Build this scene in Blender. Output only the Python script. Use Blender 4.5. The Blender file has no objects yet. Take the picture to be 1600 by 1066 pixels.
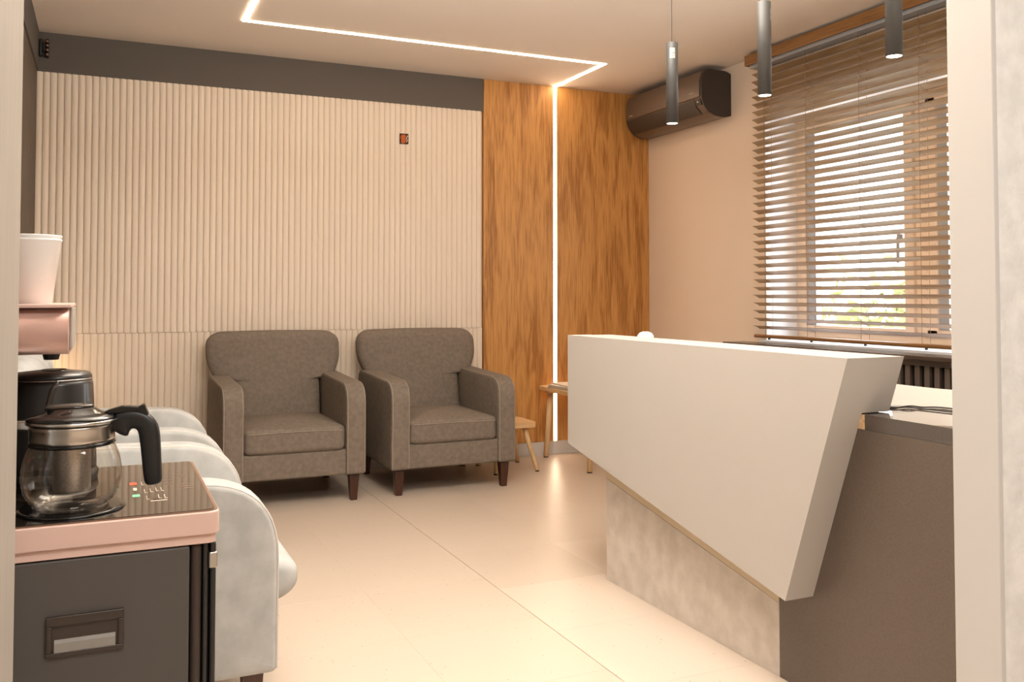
import bpy, bmesh, math, random
from mathutils import Vector, Matrix
random.seed(3)
PI = math.pi
S = bpy.context.scene
COL = S.collection

# ------------------------------------------------------------------ camera
F_PX, CY_PX, YAW, PITCH, CAM_H = 1413.3, 419.7, 0.42476, 0.03026, 1.07
fw = Vector((math.sin(YAW)*math.cos(PITCH), math.cos(YAW)*math.cos(PITCH), math.sin(PITCH)))
rt = Vector((math.cos(YAW), -math.sin(YAW), 0)); up = rt.cross(fw)
cam_d = bpy.data.cameras.new('camera'); cam = bpy.data.objects.new('camera', cam_d); COL.objects.link(cam)
cam.matrix_world = Matrix(((rt.x, up.x, -fw.x, 0), (rt.y, up.y, -fw.y, 0), (rt.z, up.z, -fw.z, CAM_H), (0, 0, 0, 1)))
cam_d.sensor_width = 36; cam_d.lens = F_PX/1600*36; cam_d.shift_y = -(533-CY_PX)/1600
cam_d.clip_start = 0.02
S.camera = cam

# ------------------------------------------------------------------ world, lights, exposure
S.view_settings.view_transform = 'Standard'; S.view_settings.look = 'None'
S.view_settings.gamma = 1; S.view_settings.use_curve_mapping = False
S.view_settings.exposure = 0.13
W = bpy.data.worlds.new('sky'); S.world = W; W.use_nodes = True
wn = W.node_tree; bg = wn.nodes['Background']
bg.inputs['Color'].default_value = (0.93, 0.96, 1.0, 1); bg.inputs['Strength'].default_value = 8.0

def area(name, loc, size, power, color, rot=(0, 0, 0)):
    d = bpy.data.lights.new(name, 'AREA'); d.shape = 'RECTANGLE'; d.size, d.size_y = size
    d.energy = power; d.color = color
    o = bpy.data.objects.new(name, d); o.location = loc; o.rotation_euler = rot; COL.objects.link(o); return o
WARM = (1.0, 0.80, 0.62); NEUT = (1.0, 0.95, 0.87)
area('room_fill_light', (1.3, 2.35, 2.47), (1.1, 0.7), 13, NEUT)  # added fill, out of view, brightens the reception room from above
area('bounced_flash', (0.85, 2.1, 1.9), (0.9, 0.8), 96, (1.0, 0.965, 0.89), (PI, 0, 0))
area('hall_fill_light', (0.7, -0.35, 2.44), (1.6, 0.7), 45, (1.0, 0.975, 0.93))  # added fill behind the camera, brightens the jambs

# ------------------------------------------------------------------ helpers
def lin(c):
    return tuple(((v/255)/12.92 if v/255 <= .04045 else ((v/255+.055)/1.055)**2.4) for v in c)+(1,)

def mat(name, rgb, rough=.6, metal=0., noise=0., nscale=30., bump=0., bscale=200., spec=.5, stretch=(1, 1, 1),
        emit=None, estr=0., coat=0., rgb2=None, detail=4., objvar=0., gen=False):
    m = bpy.data.materials.new(name); m.use_nodes = True; nt = m.node_tree; N = nt.nodes; L = nt.links
    b = N['Principled BSDF']; b.inputs['Base Color'].default_value = lin(rgb)
    b.inputs['Roughness'].default_value = rough; b.inputs['Metallic'].default_value = metal
    b.inputs['Specular IOR Level'].default_value = spec; b.inputs['Coat Weight'].default_value = coat
    if emit:
        b.inputs['Emission Color'].default_value = lin(emit); b.inputs['Emission Strength'].default_value = estr
    if noise or bump or rgb2 or objvar:
        tc = N.new('ShaderNodeTexCoord'); mp = N.new('ShaderNodeMapping'); mp.inputs['Scale'].default_value = stretch
        L.new(tc.outputs['Object'], mp.inputs['Vector'])
    col = None
    if noise or rgb2:
        n = N.new('ShaderNodeTexNoise'); n.inputs['Scale'].default_value = nscale; n.inputs['Detail'].default_value = detail
        L.new(mp.outputs['Vector'], n.inputs['Vector'])
        r = N.new('ShaderNodeValToRGB'); L.new(n.outputs['Fac'], r.inputs['Fac'])
        a, c = (rgb, rgb2) if rgb2 else ([v*(1-noise) for v in rgb], [min(255, v*(1+noise)) for v in rgb])
        r.color_ramp.elements[0].position = .35; r.color_ramp.elements[1].position = .65
        r.color_ramp.elements[0].color = lin(a); r.color_ramp.elements[1].color = lin(c)
        col = r.outputs['Color']
    if objvar:
        oi = N.new('ShaderNodeObjectInfo'); mr = N.new('ShaderNodeMapRange')
        mr.inputs['To Min'].default_value = 1-objvar; mr.inputs['To Max'].default_value = 1+objvar
        L.new(oi.outputs['Random'], mr.inputs['Value'])
        hs = N.new('ShaderNodeHueSaturation'); L.new(mr.outputs['Result'], hs.inputs['Value'])
        if col: L.new(col, hs.inputs['Color'])
        else: hs.inputs['Color'].default_value = lin(rgb)
        col = hs.outputs['Color']
    if col: L.new(col, b.inputs['Base Color'])
    if bump:
        n2 = N.new('ShaderNodeTexNoise'); n2.inputs['Scale'].default_value = bscale; n2.inputs['Detail'].default_value = 3
        L.new(mp.outputs['Vector'], n2.inputs['Vector'])
        bp = N.new('ShaderNodeBump'); bp.inputs['Strength'].default_value = bump; bp.inputs['Distance'].default_value = .004
        L.new(n2.outputs['Fac'], bp.inputs['Height']); L.new(bp.outputs['Normal'], b.inputs['Normal'])
    return m

def wood_mat(name, dark, light, scale=6., axis='Z', rough=.5, ring=.5, bump=.08):
    """streaky grain along one axis, with cathedral figures"""
    m = bpy.data.materials.new(name); m.use_nodes = True; nt = m.node_tree; N = nt.nodes; L = nt.links
    b = N['Principled BSDF']; b.inputs['Roughness'].default_value = rough
    tc = N.new('ShaderNodeTexCoord'); oi = N.new('ShaderNodeObjectInfo')
    add = N.new('ShaderNodeVectorMath'); add.operation = 'ADD'
    sc = N.new('ShaderNodeVectorMath'); sc.operation = 'SCALE'; sc.inputs['Scale'].default_value = 7
    cb = N.new('ShaderNodeCombineXYZ'); L.new(oi.outputs['Random'], cb.inputs[0]); L.new(oi.outputs['Random'], cb.inputs[1])
    L.new(cb.outputs[0], sc.inputs[0]); L.new(tc.outputs['Object'], add.inputs[0]); L.new(sc.outputs[0], add.inputs[1])
    i = 'XYZ'.index(axis)
    def mp(long, cross):
        q = N.new('ShaderNodeMapping'); v = [cross]*3; v[i] = long; q.inputs['Scale'].default_value = v
        L.new(add.outputs[0], q.inputs['Vector']); return q.outputs['Vector']
    n1 = N.new('ShaderNodeTexNoise'); n1.inputs['Scale'].default_value = scale; n1.inputs['Detail'].default_value = 3
    n1.inputs['Distortion'].default_value = .6; L.new(mp(.18, 1.4), n1.inputs['Vector'])
    mul = N.new('ShaderNodeMath'); mul.operation = 'MULTIPLY'; mul.inputs[1].default_value = 14; L.new(n1.outputs['Fac'], mul.inputs[0])
    sn = N.new('ShaderNodeMath'); sn.operation = 'SINE'; L.new(mul.outputs[0], sn.inputs[0])
    n2 = N.new('ShaderNodeTexNoise'); n2.inputs['Scale'].default_value = scale*16; n2.inputs['Detail'].default_value = 4
    L.new(mp(.05, 1.0), n2.inputs['Vector'])
    m1 = N.new('ShaderNodeMath'); m1.operation = 'MULTIPLY_ADD'; m1.inputs[1].default_value = .22*ring; m1.inputs[2].default_value = 0
    L.new(sn.outputs[0], m1.inputs[0])
    ad = N.new('ShaderNodeMath'); ad.operation = 'ADD'; L.new(m1.outputs[0], ad.inputs[0]); L.new(n2.outputs['Fac'], ad.inputs[1])
    r = N.new('ShaderNodeValToRGB'); L.new(ad.outputs[0], r.inputs['Fac'])
    r.color_ramp.elements[0].position = .3; r.color_ramp.elements[1].position = .7
    r.color_ramp.elements[0].color = lin(dark); r.color_ramp.elements[1].color = lin(light)
    L.new(r.outputs['Color'], b.inputs['Base Color'])
    bp = N.new('ShaderNodeBump'); bp.inputs['Strength'].default_value = bump; bp.inputs['Distance'].default_value = .002
    L.new(n2.outputs['Fac'], bp.inputs['Height']); L.new(bp.outputs['Normal'], b.inputs['Normal'])
    return m

def tag(o, label=None, cat=None, group=None, kind=None):
    if label: o['label'] = label
    if cat: o['category'] = cat
    if group: o['group'] = group
    if kind: o['kind'] = kind
    return o

def obj(name, bm, m=None, parent=None, bevel=0., seg=2, smooth=False, loc=None):
    me = bpy.data.meshes.new(name); bmesh.ops.recalc_face_normals(bm, faces=bm.faces); bm.to_mesh(me); bm.free()
    if smooth:
        for p in me.polygons: p.use_smooth = True
    o = bpy.data.objects.new(name, me); COL.objects.link(o)
    if m: me.materials.append(m)
    if parent: o.parent = parent
    if loc: o.location = loc
    if bevel:
        b = o.modifiers.new('bevel', 'BEVEL'); b.width = bevel; b.segments = seg; b.limit_method = 'ANGLE'; b.angle_limit = .6
        for p in me.polygons: p.use_smooth = True
        w = o.modifiers.new('wn', 'WEIGHTED_NORMAL'); w.keep_sharp = True
    return o

def empty(name, loc, rz=0, label=None, cat=None, group=None):
    o = bpy.data.objects.new(name, None); COL.objects.link(o); o.location = loc; o.rotation_euler = (0, 0, rz)
    o.empty_display_size = .1
    return tag(o, label, cat, group)

def bx(bm, x0, x1, y0, y1, z0, z1, top=None):
    """box; top=(sx, sy) scales the top face about its centre"""
    r = bmesh.ops.create_cube(bm, size=1)
    cx, cy, cz = (x0+x1)/2, (y0+y1)/2, (z0+z1)/2
    for v in r['verts']:
        sx, sy = (top if (top and v.co.z > 0) else (1, 1))
        v.co = Vector((cx+v.co.x*(x1-x0)*sx, cy+v.co.y*(y1-y0)*sy, cz+v.co.z*(z1-z0)))
    return bm

def box(name, x0, x1, y0, y1, z0, z1, m, parent=None, bevel=0., seg=2, **k):
    return obj(name, bx(bmesh.new(), x0, x1, y0, y1, z0, z1, **k), m, parent, bevel, seg)

def prism(bm, pts, d0, d1, axis='X'):
    """extrude a 2D polygon; axis X: pts are (y,z); Y: (x,z); Z: (x,y)"""
    def P(a, b, d): return {'X': (d, a, b), 'Y': (a, d, b), 'Z': (a, b, d)}[axis]
    A = [bm.verts.new(P(a, b, d0)) for a, b in pts]; B = [bm.verts.new(P(a, b, d1)) for a, b in pts]
    n = len(pts); bm.faces.new(A); bm.faces.new(B[::-1])
    for i in range(n): bm.faces.new((A[i], B[i], B[(i+1) % n], A[(i+1) % n]))
    return bm

def cushion(bm, pts, d0, d1, axis, r, dome0=0., dome1=0., seg=5):
    """soft upholstered slab: outline pts, rounded rims of radius r, domed caps"""
    def P(a, b, d): return {'X': (d, a, b), 'Y': (a, d, b), 'Z': (a, b, d)}[axis]
    n = len(pts); cx = sum(p[0] for p in pts)/n; cy = sum(p[1] for p in pts)/n
    area2 = sum(pts[i][0]*pts[(i+1) % n][1]-pts[(i+1) % n][0]*pts[i][1] for i in range(n))
    sg = 1 if area2 > 0 else -1
    nrm = []
    for i in range(n):
        a, b, c = Vector(pts[i-1]), Vector(pts[i]), Vector(pts[(i+1) % n])
        e = (b-a).normalized()+(c-b).normalized(); e = e.normalized() if e.length > 1e-6 else Vector((1, 0))
        nrm.append(Vector((-e.y, e.x))*sg)
    def ring(ins, d, scale=1.):
        out = []
        for p, q in zip(pts, nrm):
            x, y = p[0]+q.x*ins, p[1]+q.y*ins
            x, y = cx+(x-cx)*scale, cy+(y-cy)*scale
            out.append(bm.verts.new(P(x, y, d)))
        return out
    s = 1 if d1 > d0 else -1; rings = []
    for k in (.35, .7, .9):
        rings.append(ring(r, d0-s*dome0*(1-k*k), k))
    for k in range(seg+1):
        a = PI/2*k/seg; rings.append(ring(r*(1-math.sin(a)), d0+s*r*(1-math.cos(a))))
    for k in range(seg+1):
        a = PI/2*(1-k/seg); rings.append(ring(r*(1-math.sin(a)), d1-s*r*(1-math.cos(a))))
    for k in (.9, .7, .35):
        rings.append(ring(r, d1+s*dome1*(1-k*k), k))
    for R1, R2 in zip(rings[:-1], rings[1:]):
        for i in range(n): bm.faces.new((R1[i], R1[(i+1) % n], R2[(i+1) % n], R2[i]))
    for R, d in ((rings[0], d0-s*dome0), (rings[-1], d1+s*dome1)):
        c = bm.verts.new(P(cx, cy, d))
        for i in range(n): bm.faces.new((R[i], R[(i+1) % n], c))
    return bm

def rounded(corners, seg=6):
    """polygon with per-corner radii: corners = [(x, y, r)] -> dense outline"""
    out = []; n = len(corners)
    for i in range(n):
        x, y, r = corners[i]; p = Vector((x, y)); a = Vector(corners[i-1][:2]); c = Vector(corners[(i+1) % n][:2])
        if r <= 0: out.append((x, y)); continue
        u = (a-p).normalized(); v = (c-p).normalized()
        s, e = p+u*r, p+v*r
        for k in range(seg+1):
            t = k/seg; q = s*(1-t)**2+p*2*t*(1-t)+e*t*t
            out.append((q.x, q.y))
    return out

def resample(pts, step):
    out = []; n = len(pts)
    for i in range(n):
        a, b = Vector(pts[i]), Vector(pts[(i+1) % n]); l = (b-a).length
        if l < 1e-6: continue
        k = max(1, round(l/step))
        for j in range(k): q = a.lerp(b, j/k); out.append((q.x, q.y))
    return out

def lathe(bm, prof, n=32, c=(0, 0), closed=False):
    rings = [[bm.verts.new((c[0]+r*math.cos(2*PI*i/n), c[1]+r*math.sin(2*PI*i/n), z)) for i in range(n)] if r > 1e-6
             else [bm.verts.new((c[0], c[1], z))] for r, z in prof]
    pairs = list(zip(rings[:-1], rings[1:]))+([(rings[-1], rings[0])] if closed else [])
    for A, B in pairs:
        for i in range(n):
            j = (i+1) % n
            if len(A) == 1 and len(B) == 1: continue
            if len(A) == 1: bm.faces.new((A[0], B[i], B[j]))
            elif len(B) == 1: bm.faces.new((A[i], A[j], B[0]))
            else: bm.faces.new((A[i], A[j], B[j], B[i]))
    return bm

def tube(bm, path, r, n=8, cap=True):
    path = [Vector(p) for p in path]; rs = r if isinstance(r, (list, tuple)) else [r]*len(path)
    rings = []; prev = None
    for i, p in enumerate(path):
        t = (path[min(i+1, len(path)-1)]-path[max(i-1, 0)]).normalized()
        if prev is None:
            ref = Vector((0, 0, 1)) if abs(t.z) < .9 else Vector((1, 0, 0)); u = t.cross(ref).normalized()
        else: u = (prev-t*prev.dot(t)).normalized()
        prev = u; v = t.cross(u)
        rings.append([bm.verts.new(p+(u*math.cos(2*PI*k/n)+v*math.sin(2*PI*k/n))*rs[i]) for k in range(n)])
    for A, B in zip(rings[:-1], rings[1:]):
        for k in range(n): bm.faces.new((A[k], A[(k+1) % n], B[(k+1) % n], B[k]))
    if cap: bm.faces.new(rings[0][::-1]); bm.faces.new(rings[-1])
    return bm

def instance(o, parent=None, loc=None):
    c = o.copy(); COL.objects.link(c)
    if parent: c.parent = parent
    if loc is not None: c.location = loc
    return c

def copy_tree(root, loc, rz=0, label=None):
    r = root.copy(); COL.objects.link(r); r.location = loc; r.rotation_euler = (0, 0, rz)
    if label: r['label'] = label
    for ch in list(root.children):
        c = ch.copy(); COL.objects.link(c); c.parent = r
        for g in list(ch.children):
            d = g.copy(); COL.objects.link(d); d.parent = c
    return r

# ------------------------------------------------------------------ materials
M = {}
M['ceil'] = mat('ceiling_paint', (232, 220, 208), .9, bump=.05, bscale=400)
M['wall'] = mat('warm_plaster', (232, 214, 196), .9, bump=.12, bscale=350)
M['hall'] = mat('hall_plaster', (214, 202, 188), .9, bump=.1, bscale=300)
M['jamb'] = mat('jamb_paint', (208, 205, 202), .6)
M['ljamb'] = mat('jamb_laminate', (162, 155, 146), .55, noise=.03, nscale=12, stretch=(8, 8, .4))
M['stone'] = mat('stone_paper', (226, 225, 222), .85, rgb2=(240, 239, 236), nscale=22, bump=.6, bscale=60, detail=8)
M['rib'] = mat('ribbed_gypsum', (236, 222, 205), .85, bump=.08, bscale=500)
M['band'] = mat('charcoal_paint', (98, 91, 85), .8, bump=.1, bscale=400)
M['leftwall'] = mat('brown_laminate', (96, 84, 72), .7, noise=.12, nscale=20, stretch=(4, 4, .3))
M['oak'] = wood_mat('oak_veneer', (160, 106, 50), (208, 152, 86), 8, 'Z', .5, ring=.7)
M['skirt'] = mat('skirting_paint', (205, 202, 200), .5)
M['lightwood'] = wood_mat('birch', (214, 176, 126), (236, 204, 158), 8, 'Z', .5)
M['lightwoodx'] = wood_mat('birch_flat', (214, 172, 118), (236, 200, 150), 8, 'X', .5)
M['blindwood'] = wood_mat('blind_wood', (144, 114, 80), (168, 140, 104), 9, 'Y', .35)
M['valance'] = wood_mat('valance_wood', (118, 80, 40), (150, 106, 60), 7, 'Y', .4)
M['legwood'] = mat('espresso_wood', (66, 36, 24), .4, noise=.12, nscale=30, stretch=(3, 3, .4))
M['tile'] = mat('floor_tile', (210, 194, 178), .36, noise=.015, nscale=240, objvar=.012, bump=.02, bscale=300)
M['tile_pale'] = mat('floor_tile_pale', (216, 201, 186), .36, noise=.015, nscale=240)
M['grout'] = mat('grout', (196, 178, 161), .8)
M['led'] = mat('led_diffuser', (255, 240, 220), .5, emit=(255, 228, 196), estr=22)
M['greyfab'] = mat('taupe_fabric', (127, 116, 105), .95, noise=.05, nscale=48, bump=.35, bscale=900, spec=.2, detail=12)
M['palefab'] = mat('pale_grey_fabric', (182, 183, 182), .95, noise=.045, nscale=16, bump=.3, bscale=900, spec=.2, detail=8)
M['piping'] = mat('taupe_seam', (156, 145, 133), .9)
M['palepiping'] = mat('pale_seam', (206, 200, 194), .9)
M['desk'] = mat('cream_lacquer', (192, 186, 180), .55, bump=.05, bscale=700)
M['concrete'] = mat('concrete_laminate', (204, 194, 185), .7, rgb2=(220, 211, 202), nscale=16, detail=10, bump=.15, bscale=120)
M['gold'] = mat('gold_edge', (208, 190, 162), .5)
M['darklam'] = mat('dark_laminate', (104, 92, 82), .5, noise=.05, nscale=300)
M['worktop'] = mat('worktop_laminate', (84, 74, 66), .2, noise=.04, nscale=200, coat=1.0)
M['chip'] = mat('chipboard', (226, 192, 150), .8, noise=.08, nscale=80)
M['whitelam'] = mat('white_laminate', (232, 226, 218), .4)
M['black'] = mat('black_plastic', (22, 22, 23), .4)
M['blackgloss'] = mat('black_gloss', (16, 15, 15), .12)
M['satin'] = mat('satin_black', (34, 32, 31), .35, coat=.3)
M['drawer'] = mat('charcoal_steel', (84, 79, 75), .45, bump=.05, bscale=900, spec=.4)
M['smoke'] = mat('smoked_gloss', (60, 50, 44), .15)
M['rose'] = mat('rose_gold_plastic', (222, 190, 178), .35, metal=.1)
M['rosemet'] = mat('rose_gold_metal', (216, 178, 166), .33, metal=.4)
M['rosetrim'] = mat('rose_trim', (150, 116, 98), .35, metal=.5)
M['glasstop'] = mat('black_glass_top', (34, 28, 24), .06, spec=1.0, coat=.5)
M['steel'] = mat('steel', (200, 196, 190), .22, metal=1.0)
M['brsteel'] = mat('mesh_steel', (180, 174, 166), .4, metal=1.0, noise=.15, nscale=300, stretch=(1, 1, 8))
M['white'] = mat('white_paper', (252, 251, 250), .6)
M['acbody'] = mat('bronze_plastic', (104, 88, 76), .32, metal=.15, bump=.1, bscale=900)
M['acside'] = mat('dark_brown_plastic', (58, 50, 45), .45)
M['pend'] = mat('grey_tube_metal', (84, 82, 80), .5, metal=.25)
M['lamp'] = mat('lamp_lens', (255, 240, 225), .5, emit=(255, 224, 190), estr=9)
M['silver'] = mat('aluminium_rail', (168, 170, 174), .4, metal=.3)
M['frame'] = mat('window_frame_wood', (232, 208, 184), .45)
M['reveal'] = mat('white_reveal', (238, 238, 240), .7)
M['stick'] = mat('worn_sticker', (120, 118, 116), .7, rgb2=(186, 184, 180), nscale=180)
M['scoop'] = mat('satin_grey_pull', (142, 136, 128), .5, noise=.03, nscale=40)
M['sill'] = mat('dark_sill', (74, 60, 52), .25)
M['rad'] = mat('radiator_screen', (92, 80, 72), .5)
M['raddark'] = mat('radiator_gap', (28, 20, 18), .8)
M['cord'] = mat('cord', (150, 120, 92), .8)
M['cable'] = mat('cable_rubber', (34, 28, 26), .5)
M['orange'] = mat('orange_box', (196, 96, 30), .6)
M['darkhole'] = mat('hole_dark', (70, 44, 30), .9)
M['red'] = mat('red_icon', (226, 92, 64), .4); M['green'] = mat('green_icon', (130, 206, 170), .4)
M['icon'] = mat('pale_icon', (222, 208, 192), .4)
M['faint'] = mat('faint_icon', (150, 126, 108), .3)
M['paper'] = mat('magazine_cover', (206, 196, 184), .4, noise=.12, nscale=18)
M['paper2'] = mat('magazine_cover_grey', (150, 146, 142), .4, noise=.2, nscale=24)
M['edge'] = mat('page_edge', (228, 214, 196), .8)
M['leaf'] = mat('foliage', (110, 116, 62), .8, rgb2=(158, 156, 104), nscale=3)
M['bark'] = mat('bark', (120, 92, 78), .9)
M['facade'] = mat('white_facade', (236, 234, 230), .9)
M['ground'] = mat('pavement', (190, 186, 178), .9)

def clear_glass(name, tint=(1, 1, 1), gloss=1.0):
    m = bpy.data.materials.new(name); m.use_nodes = True; N = m.node_tree.nodes; L = m.node_tree.links
    N.remove(N['Principled BSDF']); out = N['Material Output']
    t = N.new('ShaderNodeBsdfTransparent'); t.inputs['Color'].default_value = (*tint, 1)
    g = N.new('ShaderNodeBsdfGlossy'); g.inputs['Roughness'].default_value = .02
    lw = N.new('ShaderNodeLayerWeight'); lw.inputs['Blend'].default_value = .5
    pw = N.new('ShaderNodeMath'); pw.operation = 'POWER'; pw.inputs[1].default_value = 4.5; L.new(lw.outputs['Facing'], pw.inputs[0])
    fr = N.new('ShaderNodeMath'); fr.operation = 'MULTIPLY_ADD'; fr.inputs[1].default_value = .9*gloss; fr.inputs[2].default_value = .04; L.new(pw.outputs[0], fr.inputs[0])
    mx = N.new('ShaderNodeMixShader'); L.new(fr.outputs[0], mx.inputs[0]); L.new(t.outputs[0], mx.inputs[1]); L.new(g.outputs[0], mx.inputs[2])
    L.new(mx.outputs[0], out.inputs['Surface']); return m
M['pane'] = clear_glass('window_glass')
M['glass'] = clear_glass('carafe_glass', (.965, .95, .93))

def flecks(m, strength=.5):
    """scatter of small dark flecks on the floor tile colour"""
    nt = m.node_tree; N = nt.nodes; L = nt.links; b = N['Principled BSDF']
    src = b.inputs['Base Color'].links[0].from_socket
    g = N.new('ShaderNodeNewGeometry'); v = N.new('ShaderNodeTexVoronoi'); v.inputs['Scale'].default_value = 38
    v.inputs['Randomness'].default_value = 1; L.new(g.outputs['Position'], v.inputs['Vector'])
    lt = N.new('ShaderNodeMath'); lt.operation = 'LESS_THAN'; lt.inputs[1].default_value = .10; L.new(v.outputs['Distance'], lt.inputs[0])
    sep = N.new('ShaderNodeSeparateColor'); L.new(v.outputs['Color'], sep.inputs[0])
    gt = N.new('ShaderNodeMath'); gt.operation = 'GREATER_THAN'; gt.inputs[1].default_value = .55; L.new(sep.outputs[0], gt.inputs[0])
    mu = N.new('ShaderNodeMath'); mu.operation = 'MULTIPLY'; L.new(lt.outputs[0], mu.inputs[0]); L.new(gt.outputs[0], mu.inputs[1])
    m2 = N.new('ShaderNodeMath'); m2.operation = 'MULTIPLY'; m2.inputs[1].default_value = strength; L.new(mu.outputs[0], m2.inputs[0])
    mx = N.new('ShaderNodeMix'); mx.data_type = 'RGBA'; L.new(m2.outputs[0], mx.inputs['Factor'])
    L.new(src, mx.inputs['A']); mx.inputs['B'].default_value = lin((110, 84, 66)); L.new(mx.outputs['Result'], b.inputs['Base Color'])
flecks(M['tile']); flecks(M['tile_pale'])

# ------------------------------------------------------------------ room shell
XL, XR, YB, YF, H = -0.345, 3.557, 5.5, 1.18, 2.503
def struct(o): o['kind'] = 'structure'; return o

fl = struct(box('floor', -1.7, XR+.3, -1.6, YB+.12, -.12, -.004, M['grout']))
# floor tiles: columns along Y, rows staggered column by column
tile_me = {}
def tile(x0, x1, y0, y1, m):
    w, l = round(x1-x0, 4), round(y1-y0, 4); key = (w, l, m.name)
    if key not in tile_me:
        bm = bx(bmesh.new(), 0, w, 0, l, -.004, 0)
        bmesh.ops.bevel(bm, geom=[e for e in bm.edges if all(v.co.z > -.001 for v in e.verts)], offset=.0003, segments=1, affect='EDGES')
        bmesh.ops.recalc_face_normals(bm, faces=bm.faces); me = bpy.data.meshes.new('tile'); bm.to_mesh(me); bm.free(); me.materials.append(m); tile_me[key] = me
    o = bpy.data.objects.new('tile', tile_me[key]); COL.objects.link(o); o.parent = fl; o.location = (x0, y0, 0)
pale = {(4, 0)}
xs = [XL, .421, .876, 1.331, 1.783, 2.238, 2.693, 3.148, XR]
for i in range(len(xs)-1):
    off = (3.062, 3.377)[i % 2] if xs[i] > 1.7 else (3.062 if i == 3 else 3.2)
    y = off-.46*20
    while y < YB:
        y0, y1 = max(y, YF-.12), min(y+.46, YB)
        if y1-y0 > .02:
            g = .0003 if abs(xs[i+1]-1.331) > .01 else .0025
            g0 = .0025 if abs(xs[i]-1.331) < .01 else .0003
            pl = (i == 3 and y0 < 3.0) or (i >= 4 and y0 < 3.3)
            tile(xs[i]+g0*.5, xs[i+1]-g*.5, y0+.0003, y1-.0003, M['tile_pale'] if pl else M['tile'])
        y += .46

ce = struct(box('ceiling', -1.7, XR+.4, -1.6, YB+.12, H, H+.1, M['ceil']))
wb = struct(box('wall_back', XL-.1, XR+.4, YB+.015, YB+.12, 0, H, M['wall']))
box('charcoal_fascia', XL, 2.274, YB-.012, YB+.015, 2.288, H, M['band'], wb)
bb = struct(box('baseboard_back', XL, XR, YB-.013, YB+.015, 0, .09, M['skirt'], bevel=.002))
RP = .03478
def rib_mesh(z0, z1):
    bm = bmesh.new(); pts = [(0, .0)]
    for k in range(13):
        t = k/12; x = .0007+(RP-.0014)*t
        # steep on the right, long soft shoulder on the left
        pts.append((x, -.004-.0062*math.sin(PI*t**.8)**.8))
    pts.append((RP, 0)); pts += [(RP, .012), (0, .012)]
    prism(bm, pts, z0, z1, 'Z'); me = bpy.data.meshes.new('rib'); bmesh.ops.recalc_face_normals(bm, faces=bm.faces)
    for f in bm.faces: f.smooth = False
    bm.to_mesh(me); bm.free(); me.materials.append(M['rib']); return me
for (z0, z1, ph) in ((.09, .862, .008), (.864, 2.288, 0)):
    me = rib_mesh(z0, z1); x = XL+ph
    while x+RP < 2.276:
        o = bpy.data.objects.new('rib', me); COL.objects.link(o); o.parent = wb; o.location = (x, YB, 0); x += RP
LEDX = 2.803
for a, b in ((2.276, LEDX-.014), (LEDX+.014, XR-.001)):
    o = box('oak_panel', a, b, YB-.016, YB+.014, .09, H-.001, M['oak'], wb)
# ragged cable opening
o = box('cable_opening', 1.703, 1.758, YB-.0165, YB-.004, 2.034, 2.099, M['darkhole'], wb)
bm = bmesh.new(); prism(bm, [(1.709, 2.040), (1.722, 2.036), (1.738, 2.042), (1.742, 2.060), (1.736, 2.072), (1.743, 2.086), (1.730, 2.093), (1.712, 2.090), (1.706, 2.075), (1.711, 2.060)], YB-.019, YB-.0165, 'Y')
obj('orange_socket_box', bm, M['orange'], o)
bm = bmesh.new(); tube(bm, [(1.745, YB-.018, 2.045), (1.749, YB-.022, 2.058), (1.744, YB-.02, 2.07), (1.752, YB-.022, 2.088)], .0022, 6)
obj('loose_wire', bm, M['white'], o)

# left wall: dark laminate with a charcoal band on top
wl = struct(box('wall_left', XL-.12, XL, YF, YB+.1, 0, H, M['leftwall']))
for k in range(4):
    a = YF+(YB-YF)*k/4; box('laminate_panel', XL, XL+.006, a+.0015, a+(YB-YF)/4-.0015, .09, 2.286, M['leftwall'], wl)
box('charcoal_fascia', XL, XL+.014, YF, YB-.012, 2.288, H, M['band'], wl)
struct(box('baseboard_left', XL, XL+.014, YF, YB-.013, 0, .09, M['skirt']))

# right wall with the window opening
WY0, WY1, WZ0, WZ1, XO = 2.35, 4.237, .80, 2.12, 3.857
wr = struct(box('wall_right', XR, XO, WY1, YB+.1, 0, H, M['wall']))
for nm, a in (('below_window', (XR, XO, WY0, WY1, 0, WZ0)), ('above_window', (XR, XO, WY0, WY1, WZ1, H)), ('beside_window', (XR, XO, YF-.1, WY0, 0, H))):
    box('wall_section', *a, M['wall'], wr)
rv = .004
box('window_reveal', XR+.001, XO, WY1-rv, WY1, WZ0, WZ1, M['reveal'], wr)
box('window_reveal', XR+.001, XO, WY0, WY1, WZ1-rv, WZ1, M['reveal'], wr)
box('window_reveal', XR+.001, XO, WY0, WY0+rv, WZ0, WZ1, M['reveal'], wr)
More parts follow.
